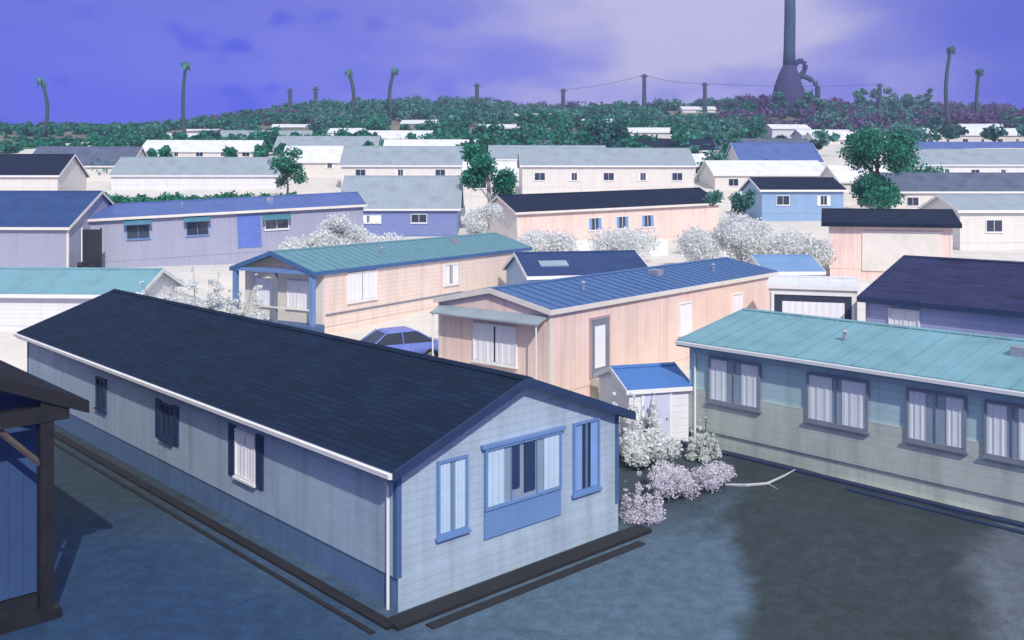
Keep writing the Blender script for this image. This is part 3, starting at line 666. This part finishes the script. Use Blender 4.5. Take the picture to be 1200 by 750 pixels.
labs = ['tiny white-roofed home far off on the left slope', 'tiny white home on the left slope under the ridge', 'tiny white home on the hillside below the two short posts', 'white-roofed home low on the left slope', 'tiny white home in the trees below the bent palm pair', 'white home among the green trees left of centre', 'tiny white home high in the middle of the hillside', 'white home in trees right of the hill centre', 'white home at the foot of the wooded hill, centre right', 'tiny white home highest on the hill', 'white home on the slope below the smokestack', 'pale home at the foot of the slope below the smokestack', 'white home on the far right slope', 'white home midway up the wooded slope at centre', 'white home in trees at left centre of the slope']
for (px, py, Y), lab in zip(FARW, labs):
    x = at(px, Y); z = TZ(x, Y); zz = CAMZ - (py-HOR)*Y/F
    house('hillside_home', lab, 'home', (x, Y, min(zz, z+2.5)-2.4), (1, rnd.uniform(-.12,.12)), 8, rnd.uniform(13,21), 3.2, 1.5, W_ww, R_w, ov=.4, ove=.4, thick=.2, down=6, skirt=.2, group='white homes scattered on the wooded hillside')

# ---- garden shed white with blue roof next to A
hS, ny, _ = house('garden_shed', 'white garden shed with bright blue roof at the right corner of the front home', 'shed',
    (3.75, 30.9, .45), (.96,.28), 2.6, 2.1, 1.95, .45, W_ww, mat('bright_blue_roof', S(72,116,178), .5, .1, .6, kind='seam', pitch=.4), ov=.12, ove=.12, skirt=.05, thick=.05)
door(hS, .5, .1, .9, 1.75, ny, mat('pale_lilac_door', S(205,210,232,.9), .5), frame=M_white)
# ---- white boundary wall
wl = MB()
for i in range(12):
    x0 = at(612,78)+i*1.0
    wl.box(x0, x0+.985, 78+i*.12, 78.2+i*.12, 1.5, 4.35+.05*(i%2))
o = wl.build('garden_wall', M_white); tag(o, 'low white garden wall in front of the pink home with charcoal roof', 'wall')
wl = MB()
for i in range(10):
    x0 = at(848,74)+i*1.0; wl.box(x0, x0+.985, 74+i*.1, 74.2+i*.1, 1.5, 3.95)
o = wl.build('garden_wall', M_white); tag(o, 'low white garden wall behind the pale shrubs at right of centre', 'wall')

# ------------------------------------------------------------------ parked car
def car(loc, rz, paint, label):
    root = empty('parked_car', loc, rz); tag(root, label, 'car')
    # stations across the width: lower body and greenhouse
    prof = [(-2.15,.35),(-2.18,.62),(-2.05,.82),(-1.2,.93),(1.55,.93),(2.10,.86),(2.18,.6),(2.15,.35)]
    hwid = .86
    b = MB(); vs = []; ysn = [(-hwid,.90),(-hwid*.96,1.0),(hwid*.96,1.0),(hwid,.90)]
    n = len(prof)
    for (y, k) in ysn:
        for (x, z) in prof: vs.append((x*(.985 if k < 1 else 1), y, .35+(z-.35)*k))
    fs = [tuple(range(n)), tuple(range(4*n-1, 3*n-1, -1))]
    for j in range(3):
        for i in range(n): fs.append((j*n+i, j*n+(i+1)%n, (j+1)*n+(i+1)%n, (j+1)*n+i))
    b.add(vs, fs); body = b.build('body', paint, root, smooth=False, bevel=.05)
    for p in body.data.polygons: p.use_smooth = True
    g0 = [(-1.25,.92),(-.55,1.40),(.75,1.44),(1.60,.92)]
    gl = MB(); vs = [(x, sy*(.80 if z < 1 else .64), z) for sy in (-1, 1) for (x, z) in g0]
    gl.add(vs, [(0,1,2,3),(7,6,5,4)] + [(i,i+4,(i+1)%4+4,(i+1)%4) for i in range(4)]); gl.build('windows', M_glass, root, bevel=.02)
    rf = MB(); rf.add([(-.58,-.655,1.385),(.78,-.655,1.425),(.78,.655,1.425),(-.58,.655,1.385),(-.45,-.58,1.45),(.68,-.58,1.48),(.68,.58,1.48),(-.45,.58,1.45)],[(0,3,2,1),(4,5,6,7),(0,1,5,4),(1,2,6,5),(2,3,7,6),(3,0,4,7)])
    rf.build('roof', paint, root)
    for sy in (-1, 1):
        for (xa, xb) in ((-1.28,-.58),(1.63,.78),(.12,.10)):
            za = .92; zb = 1.42; pl = MB(); pl.tube([(xa, sy*.815, za), (xb, sy*.655, zb)], .03, 6); pl.build('pillar', paint, root)
    for x in (-1.35, 1.35):
        for sy in (-1, 1):
            t = MB().tube([(x, sy*.68, .32), (x, sy*.88, .32)], .32, 20).build('wheel', M_rubber, root)
            MB().tube([(x, sy*.86, .32), (x, sy*.895, .32)], .19, 14).build('rim', M_galv, t)
    for sy in (-1, 1):
        MB().box(-2.2,-2.1, sy*.5, sy*.78, .62, .76).build('headlight', M_white, root)
        MB().box(2.1,2.2, sy*.52, sy*.8, .62, .76).build('tail_light', mat('red_lens', (.4,.02,.02), .3), root)
    MB().box(-2.24,-2.1,-.7,.7,.36,.5).build('bumper', M_dark, root)
    return root
M_car = mat('periwinkle_car_paint', S(104,122,196), .25, .04, spec=.7, bump=0)
car((at(462,41.5), 41.5, TZ(at(462,41.5),41.5)+.02), R(28), M_car, 'periwinkle parked car between the front home and the teal-roofed pink home')

# ------------------------------------------------------------------ foliage
def leafmesh(name, pts, size, m, parent=None, rs=None, flat=0.0, elong=1.0):
    rs = rs or np.random.RandomState(1); n = len(pts)
    a = rs.normal(size=(n,3)); a /= np.linalg.norm(a, axis=1)[:,None]
    b = rs.normal(size=(n,3)); b -= (b*a).sum(1)[:,None]*a; b /= np.linalg.norm(b, axis=1)[:,None]
    sz = (size*(.6+.8*rs.rand(n)))[:,None]
    a = a*sz*elong; b = b*sz*.6
    v = np.empty((n,4,3)); v[:,0] = pts-a; v[:,1] = pts+b; v[:,2] = pts+a; v[:,3] = pts-b
    me = bpy.data.meshes.new(name); me.vertices.add(n*4); me.vertices.foreach_set('co', v.reshape(-1))
    me.loops.add(n*4); me.loops.foreach_set('vertex_index', np.arange(n*4, dtype=np.int32))
    me.polygons.add(n); me.polygons.foreach_set('loop_start', np.arange(0,n*4,4,dtype=np.int32))
    me.update(calc_edges=True); me.materials.append(m)
    o = bpy.data.objects.new(name, me); COL.objects.link(o)
    if parent: o.parent = parent
    return o
def clumps(rs, n_leaf, lobes):     # lobes: (cx,cy,cz,r) list
    lobes = np.array(lobes); w_ = lobes[:,3]**2; w_ /= w_.sum(); k = rs.choice(len(lobes), n_leaf, p=w_)
    d = rs.normal(size=(n_leaf,3)); d /= np.linalg.norm(d, axis=1)[:,None]
    r = lobes[k,3]*(rs.rand(n_leaf)**.45)*(1+.12*rs.normal(size=n_leaf))
    p = lobes[k,:3] + d*r[:,None]*np.array([1,1,.8]); return p
G1 = mat('green_leaves', S(36,132,104,.9), .6, .25, leaf=True, trans=.25)
G2 = mat('teal_green_leaves', S(78,140,128,.95), .6, .25, leaf=True, trans=.2)
G3 = mat('dark_green_leaves', S(40,104,100,.8), .6, .25, leaf=True, trans=.2)
GP = mat('purple_blossom', S(112,84,132,.9), .6, .22, leaf=True, trans=.2)
GW = mat('white_blossom', (.85,.86,.86), .7, .03, leaf=True, trans=.45)
GS = mat('silver_leaves', S(226,232,228,1), .7, .12, leaf=True, trans=.45)
GG = mat('grey_lilac_leaves', S(232,230,236,1), .7, .10, leaf=True, trans=.5)
def tree(name, label, cat, x, y, h, cr, m, n=1500, leaf=.16, seed=1, trunk=M_bark, tr=.14, squash=1.0, crown0=.35, nl=9, z=None, group=None, spread=1.0):
    rs = np.random.RandomState(seed); z = TZ(x, y) if z is None else z
    root = empty(name, (x, y, z)); tag(root, label, cat, group)
    lobes = []
    for i in range(nl):
        a = rs.rand()*6.28; q = cr*spread*math.sqrt(rs.rand())*.7; t = rs.rand()
        lobes.append((math.cos(a)*q, math.sin(a)*q, h*(crown0 + (1-crown0)*(.12+.76*t)), cr*(.30+.28*rs.rand())*squash))
    tb = MB(); top = h*.8
    tb.tube([(0,0,-.6),(.02*h,.0,h*.25),(-.015*h,.02*h,h*.5),(0,0,top)], [tr*1.3,tr,tr*.7,tr*.25], 8)
    for (lx, ly, lz, lr) in lobes[:5]:
        s0 = min(lz*.6, h*.5); tb.tube([(0,0,s0),(lx*.5,ly*.5,(s0+lz)/2),(lx,ly,lz)], [tr*.5,tr*.32,tr*.12], 6)
    tb.build('trunk', trunk, root, smooth=True)
    leafmesh('crown', clumps(rs, n, lobes), leaf, m, root, rs)
    return root
def shrub(name, label, cat, x, y, wd, h, m, n=900, leaf=.09, seed=1, spiky=False, z=None, group=None, m2=None):
    rs = np.random.RandomState(seed); z = TZ(x, y) if z is None else z
    root = empty(name, (x, y, z)); tag(root, label, cat, group)
    lobes = []
    for i in range(7 if not spiky else 9):
        a = rs.rand()*6.28; q = wd*.38*math.sqrt(rs.rand()); hh = h*(.35+.5*rs.rand())
        if spiky:
            for t in np.linspace(.15, 1, 5): lobes.append((math.cos(a)*q*1.1, math.sin(a)*q*1.1, hh*1.15*t, wd*.17*(1.12-t)))
        else: lobes.append((math.cos(a)*q, math.sin(a)*q, hh*.8, wd*.24))
    st = MB()
    for l in lobes[:6]: st.tube([(0,0,-.3),(l[0]*.5,l[1]*.5,l[2]*.5),(l[0],l[1],l[2])], [.03,.02,.008], 5)
    for k in range(26):
        l = lobes[rs.randint(len(lobes))]; a = rs.rand()*6.28; q = l[3]*(.9+.5*rs.rand())
        st.tube([(0,0,0),(l[0]*.7,l[1]*.7,l[2]*.6),(l[0]+math.cos(a)*q,l[1]+math.sin(a)*q,l[2]+q*.7)], [.014,.010,.004], 4)
    st.build('stem', M_bark, root)
    leafmesh('foliage', clumps(rs, n, lobes), leaf, m, root, rs)
    if m2: leafmesh('flowers', clumps(rs, int(n*.7), [(a,b,c+.05,r*1.08) for a,b,c,r in lobes]), leaf*1.3, m2, root, rs)
    return root
# pale flowering shrubs behind the front home's roof, upper left
for i, (px, Y, wd, h, m_, lab) in enumerate([
    (205, 46.5, 2.6, 2.6, GS, 'spiky silvery shrub behind the navy roof, leftmost of the pale trio'),
    (236, 46.0, 2.4, 3.3, GS, 'tallest spiky silvery shrub behind the navy roof'),
    (268, 46.2, 2.4, 2.7, GS, 'spiky silvery shrub next to the blue porch post')]):
    shrub('silver_shrub', lab, 'shrub', at(px, Y), Y, wd*1.5, h*1.25, m_, 5200, .07, 20+i, True, m2=GW)
for i, (px, Y, wd, h, lab) in enumerate([
    (362, 66, 2.4, 2.6, 'round white-flowering bush before the lavender home'),
    (378, 66.5, 2.4, 3.4, 'tall white-flowering bush before the lavender home'),
    (398, 67, 2.2, 4.0, 'white-flowering bush at the right end of the lavender home'),
    (432, 70, 3.4, 1.7, 'low white-flowering bush before the periwinkle home'),
    (562, 80, 2.2, 4.2, 'tall narrow white-flowering bush at the cream gable end of the pink home with charcoal roof'),
    (640, 73, 3.2, 2.2, 'white-flowering bush left of the pink home with charcoal roof'),
    (735, 73, 3.6, 1.9, 'low white-flowering bush right of the long garden wall'),
    (872, 68, 3.0, 3.6, 'tall white-flowering shrub under the arching tree'),
    (905, 68, 3.4, 2.8, 'white-flowering shrub right of the arching tree'),
    (938, 67, 3.0, 2.4, 'low white-flowering shrub left of the pink home with navy roof'),
    (830, 69, 3.0, 2.4, 'low white-flowering shrub left of the arching tree')]):
    shrub('white_shrub', lab, 'shrub', at(px, Y), Y, wd*1.45, h*1.35, GS, 5200, .075, 40+i, False, m2=GW)
shrub('white_shrub', 'loose white-flowering bush against the left side of the white garden shed', 'shrub', at(742,30.2), 30.2, 2.0, 2.3, GS, 5000, .05, 55, True, m2=GW)
shrub('white_shrub', 'low white-flowering bush in front of the white garden shed', 'shrub', at(768,29.2), 29.2, 1.7, 1.2, GS, 4000, .05, 56, False, m2=GW)
# foreground silver shrubs by the front home's corner
for i, (px, py, wd, h, lab) in enumerate([
    (748, 612, 1.3, 1.9, 'tall pale shrub against the right corner of the front home'),
    (775, 592, 1.4, 1.15, 'pale grey shrub second from the front home corner'),
    (808, 590, 1.5, .85, 'low pale grey shrub in the middle of the clump by the driveway'),
    (842, 590, 1.3, .75, 'low pale shrub at the roadside end of the clump'),
    (826, 556, 1.1, 1.4, 'upright silvery-green shrub behind the pale clump')]):
    Y = CAMZ*F/(py-HOR); shrub('pale_shrub', lab, 'shrub', at(px, Y), Y, wd, h, GG if i != 4 else GS, 4200, .034, 70+i, i in (0,4))
br = MB(); Y0 = 27.2; BZ = [TZ(at(p,Y0),Y0) for p in (850,872,897,922,940,905)]
br.tube([(at(850,Y0),Y0,BZ[0]+.07),(at(872,Y0),Y0-.3,BZ[1]+.10),(at(897,Y0),Y0-.2,BZ[2]+.10),(at(922,Y0),Y0+.3,BZ[3]+.16),(at(940,Y0),Y0+.7,BZ[4]+.22)], [.05,.045,.04,.03,.015], 6)
br.tube([(at(897,Y0),Y0-.2,BZ[2]+.10),(at(905,Y0),Y0-.6,BZ[5]+.06)], [.02,.008], 5)
tag(br.build('fallen_branch', M_barkp), 'bleached fallen branch lying on the asphalt beside the pale shrubs', 'branch')

# individual trees
tree('bushy_tree', 'bushy green tree with a pale trunk above the middle of the park', 'tree', at(574,98), 98, 8.6, 3.0, G1, 6500, .16, 3, M_barkp, .28, crown0=.45)
tree('broad_tree', 'big spreading green tree, largest in the park at upper right', 'tree', at(1030,112), 112, 10.4, 4.8, G1, 13000, .18, 5, M_bark, .34, crown0=.10, nl=16, squash=.8)
tree('slim_tree', 'slim green tree by the powder-blue roof at upper left', 'tree', at(336,128), 128, 7.5, 2.6, G1, 2600, .18, 8, crown0=.25)
tree('arching_tree', 'small arching teal-green tree with two thin trunks before the navy-roofed blue home', 'tree', at(858,76), 76, 5.4, 2.3, G2, 2600, .11, 9, M_bark, .16, crown0=.72, squash=.55)
tree('small_tree', 'small dark green tree behind the white bush at the lavender home', 'tree', at(411,78), 78, 4.4, 1.1, G3, 700, .14, 10, crown0=.5)
tree('round_tree', 'rounded green tree at the foot of the wooded hill, right of centre', 'tree', at(835,150), 150, 5.0, 2.8, G2, 900, .3, 13, crown0=.1)
tree('round_tree', 'dark rounded tree above the white roof in the middle distance', 'tree', at(710,205), 205, 7, 6.0, G3, 1500, .45, 14, crown0=.1)
# hedges
def hedge(label, pxa, pxb, Y, h, m, seed, dy=3):
    rs = np.random.RandomState(seed); x0 = at(pxa, Y); x1 = at(pxb, Y); n = int((x1-x0)/1.1)
    root = empty('hedge', ((x0+x1)/2, Y, TZ((x0+x1)/2, Y))); tag(root, label, 'hedge')
    lobes = [(x0-(x0+x1)/2 + (x1-x0)*i/n, rs.uniform(-dy/4, dy/4), TZ(x0+(x1-x0)*i/n, Y)-root.location.z + h*rs.uniform(.35,.62), h*rs.uniform(.32,.55)) for i in range(n+1)]
    leafmesh('foliage', clumps(rs, n*170, lobes), .24, m, root, rs)
hedge('long green hedge at upper left behind the cornflower-blue roof', 60, 395, 122, 2.2, G1, 31)
hedge('dark green hedge in the middle distance above the long powder-blue roof', 640, 815, 178, 2.6, G3, 32)
hedge('green hedge left of the big spreading tree', 826, 900, 168, 2.6, G3, 33)
hedge('green hedge right of the big spreading tree', 1045, 1100, 150, 3.0, G1, 34)
hedge('green hedge at the foot of the hill, far upper left', -10, 165, 152, 3.6, G1, 35)

# ------------------------------------------------------------------ wooded hill
rs = np.random.RandomState(99)
def wood(name, label, m, cnt, cond, seed, leaf=.62):
    rs = np.random.RandomState(seed); P_ = []
    while len(P_) < cnt:
        Y = 185 + (560-185)*rs.rand()**.85; px = -250 + 1700*rs.rand()
        x = at(px, Y)
        if not cond(px, Y, rs): continue
        bad = False
        for (hx, hy, hY) in FARW:
            if abs(px-hx-15) < 36 and hY-75 < Y < hY+9: bad = True
        if bad: continue
        P_.append((x, Y))
    pts = []
    for (x, Y) in P_:
        px_ = 600+F*x/Y; lf = min(1, max(0, (px_-60)/420)); z = TZ(x, Y) - (1-lf)*1.2; hgt = rs.uniform(3.5, 7.5) * (1 if Y > 300 else .75) * (.5+.5*lf); r = hgt*rs.uniform(.34,.5)
        lob = [(x+rs.normal()*r*.5, Y+rs.normal()*r*.5, z+hgt*(.35+.45*rs.rand()), r*(.5+.3*rs.rand())) for _ in range(4)]
        pts.append(clumps(rs, 135, lob))
    o = leafmesh(name, np.concatenate(pts), leaf, m, None, rs); tag(o, label, 'woodland', kind='stuff'); return o
purp = lambda px, Y: math.exp(-((px-320)/40)**2-((Y-400)/90)**2) + math.exp(-((px-620)/45)**2-((Y-540)/60)**2) + math.exp(-((px-720)/50)**2-((Y-545)/40)**2) + 1.1*math.exp(-((px-905)/60)**2) + 1.0*math.exp(-((px-1150)/70)**2) + .5*(px > 860) + .6*math.exp(-((px-250)/30)**2)
wood('woodland', 'green woodland covering the hillside', G1, 1700, lambda px, Y, r: Y < 460 and r.rand() > purp(px, Y)*.5 and px < 900, 101)
wood('woodland', 'green woodland at the low left end of the hill', G1, 620, lambda px, Y, r: px < 470 and Y > 225, 107)
wood('woodland', 'blue-green woodland along the ridge', G2, 1700, lambda px, Y, r: (Y > 330 or px > 800) and r.rand() > purp(px, Y)*.7, 102)
wood('woodland', 'dark trees scattered through the hillside wood', G3, 700, lambda px, Y, r: True, 103)
wood('blossom_trees', 'purple-blossomed trees in patches along the ridge', GP, 650, lambda px, Y, r: r.rand() < purp(px, Y)*.8 and Y > 300, 104)

# palms on the ridge
def palm(label, px, ytop, Y, lean=0, tk=.35, head=2.4, seed=1, m=G2):
    x = at(px, Y); z0 = TZ(x, Y); zt = CAMZ + (HOR-ytop)*Y/F; h = zt - z0
    root = empty('palm_tree', (x, Y, z0)); tag(root, label, 'palm tree', 'palms on the ridge')
    rs = random.Random(seed); pts = []; n = 9
    for i in range(n+1):
        t = i/n; pts.append((lean*math.sin(t*math.pi*1.1)*h*.06, 0, h*t))
    MB().tube(pts, [tk*(1.15-.35*i/n) for i in range(n+1)], 8).build('trunk', mat('palm_trunk', S(70,92,98,.8), .9, .2), root, smooth=True)
    head *= .75; c = MB(); top = Vector(pts[-1])
    for k in range(30):
        a = k*2.4; up = rs.uniform(-.5, .9); d = Vector((math.cos(a), math.sin(a), 0)); prev = None
        p = [top + d*head*t + Vector((0,0,(up*t - 1.3*t*t)*head)) for t in (0,.35,.7,1)]
        s = Vector((-d.y, d.x, 0))*.28*head/1.5; vs = []
        for i, q in enumerate(p):
            ww = (.5,1,.8,.1)[i]; vs += [q-s*ww, q+Vector((0,0,.1)), q+s*ww]
        c.add(vs, [(3*i+j, 3*i+j+1, 3*i+j+4, 3*i+j+3) for i in range(3) for j in range(2)])
    c.build('fronds', m, root)
palm('tall leaning palm at far left of the skyline', 50, 92, 300, 1.4, .6, 2.3, 1)
palm('tall straight palm on the left skyline', 217, 73, 330, -.5, .65, 2.5, 2)
palm('bent palm left of its twin at left centre of the skyline', 410, 82, 420, 1.3, .85, 2.9, 3)
palm('bent palm right of its twin at left centre of the skyline', 461, 80, 420, -1.3, .85, 2.9, 4)
palm('tallest slender palm at the right of the skyline', 1113, 55, 380, -.8, .8, 2.6, 5, G3)
palm('shorter palm at the right edge of the skyline', 1147, 81, 380, -.6, .75, 2.5, 6, G3)
# utility poles with cross-bars, and their wires
tops = []
def pole(label, px, ytop, Y=470, r=1.0):
    x = at(px, Y); z0 = TZ(x, Y); zt = CAMZ + (HOR-ytop)*Y/F
    root = empty('utility_pole', (x, Y, z0)); tag(root, label, 'utility pole', 'poles along the ridge')
    m = mat('pole_wood', S(72,86,108,.8), .9)
    MB().tube([(0,0,-1),(0,0,(zt-z0)*.5),(0,0,zt-z0)], [r*1.3,r,r*.9], 8).build('post', m, root)
    MB().box(-1.8,1.8,-.25,.25,zt-z0-1.4,zt-z0-.9).build('crossarm', m, root)
    for q in (-1.6, 1.6): MB().tube([(q,0,zt-z0-.9),(q,0,zt-z0-.3)], .22, 6).build('insulator', M_galv, root)
    tops.append((x, Y, zt-.3)); return root
pole('short pole on the left skyline, left of a pair', 340, 104); pole('short pole on the left skyline, right of a pair', 370, 102)
pole('short pole at the top of the green rise', 559, 98)
pole('short pole on the skyline right of the green rise', 660, 104)
pole('stout pole with wide foot at the centre of the skyline', 755, 87)
pole('stubby pole left of the smokestack', 826, 97)
pole('short pole right of the smokestack', 1031, 98)
wires = tops[3:6]
for (a, b), lab in zip(((tops[3],tops[4]),(tops[4],tops[5]),(tops[5],tops[6])), ('thin wire left of the stout skyline pole','thin wire between the stout pole and the stubby pole','thin wire passing behind the smokestack')):
    n = 14; pts = []
    for i in range(n+1):
        t = i/n; pts.append((a[0]+(b[0]-a[0])*t, a[1]+(b[1]-a[1])*t+1.0, a[2]+(b[2]-a[2])*t - 2.2*4*t*(1-t)*.5))
    tag(MB().tube(pts, .09, 5).build('power_line', M_dark), lab, 'power line')

# smokestack
Y = 440; x = at(925, Y); z0 = TZ(x, Y) - 2
stk = empty('smokestack', (x, Y, z0)); tag(stk, 'very tall dark smokestack with flared foot on the ridge, running out of the picture top', 'smokestack')
M_st = mat('dark_stack', S(62,84,118,.8), .8, .2, .2)
M_sp = mat('dark_purple_base', S(66,60,110,.8), .85, .2, .2)
hz = lambda py: CAMZ + (HOR-py)*Y/F - z0
MB().tube([(0,0,hz(78)),(0,0,hz(60)),(.3,0,hz(20)),(.3,0,hz(-50))], [2.9,2.6,2.5,2.2], 20).build('shaft', M_st, stk, smooth=True)
MB().tube([(0,0,-3),(0,0,hz(112)),(-.5,0,hz(100)),(-.3,0,hz(88)),(0,0,hz(77))], [9,7.6,6.2,4.6,2.95], 20).build('base', M_sp, stk, smooth=True)
MB().tube([(0,0,hz(-50)),(0,0,hz(-54))], [2.6,2.6], 20).build('rim', M_dark, stk)
MB().tube(chaikin([(2,0,hz(80)),(3.5,0,hz(72)),(6.5,0,hz(71)),(7.5,0,hz(80)),(5.6,0,hz(88)),(3.5,0,hz(94))]), 1.25, 10).build('duct', M_sp, stk, smooth=True)
MB().tube(chaikin([(4,0,hz(88)),(9,0,hz(91)),(13,0,hz(100)),(13,0,hz(114))]), 1.25, 10).build('duct', M_st, stk, smooth=True)
for i, (px, h_, r_) in enumerate([(898,7,4),(912,8,4.5),(940,9,5),(958,7,4)]):
    tree('ridge_tree', ['purple-leaved tree at the left foot of the smokestack','blue-green tree just left before the smokestack','blue-green tree just right before the smokestack','blue-green tree right of the smokestack ducts'][i], 'tree', at(px,425), 425, h_+3, r_, GP if i == 0 else G2, 500, .8, 60+i, crown0=.1)
# flat-topped tree row at right of the skyline
for i, px in enumerate((1012, 1030, 1048, 1066, 1083)):
    tree('ridge_tree', ['leftmost','second','middle','fourth','rightmost'][i] + ' tree of the flat-topped row on the right skyline', 'tree', at(px,500), 500, 13.5, 4.6, G2, 420, .9, 80+i, crown0=.2, group='flat-topped tree row on the right skyline')

# ------------------------------------------------------------------ air
hzb = MB().box(-960, 960, -50, 815, -6, 190)
mh = bpy.data.materials.new('haze'); mh.use_nodes = True; t = mh.node_tree; t.nodes.clear()
o_ = t.nodes.new('ShaderNodeOutputMaterial'); pv = t.nodes.new('ShaderNodeVolumePrincipled')
pv.inputs['Color'].default_value = (.58, .72, 1.0, 1); pv.inputs['Density'].default_value = 0.00055; pv.inputs['Anisotropy'].default_value = .2
t.links.new(pv.outputs[0], o_.inputs['Volume'])
tag(hzb.build('haze', mh), kind='stuff')
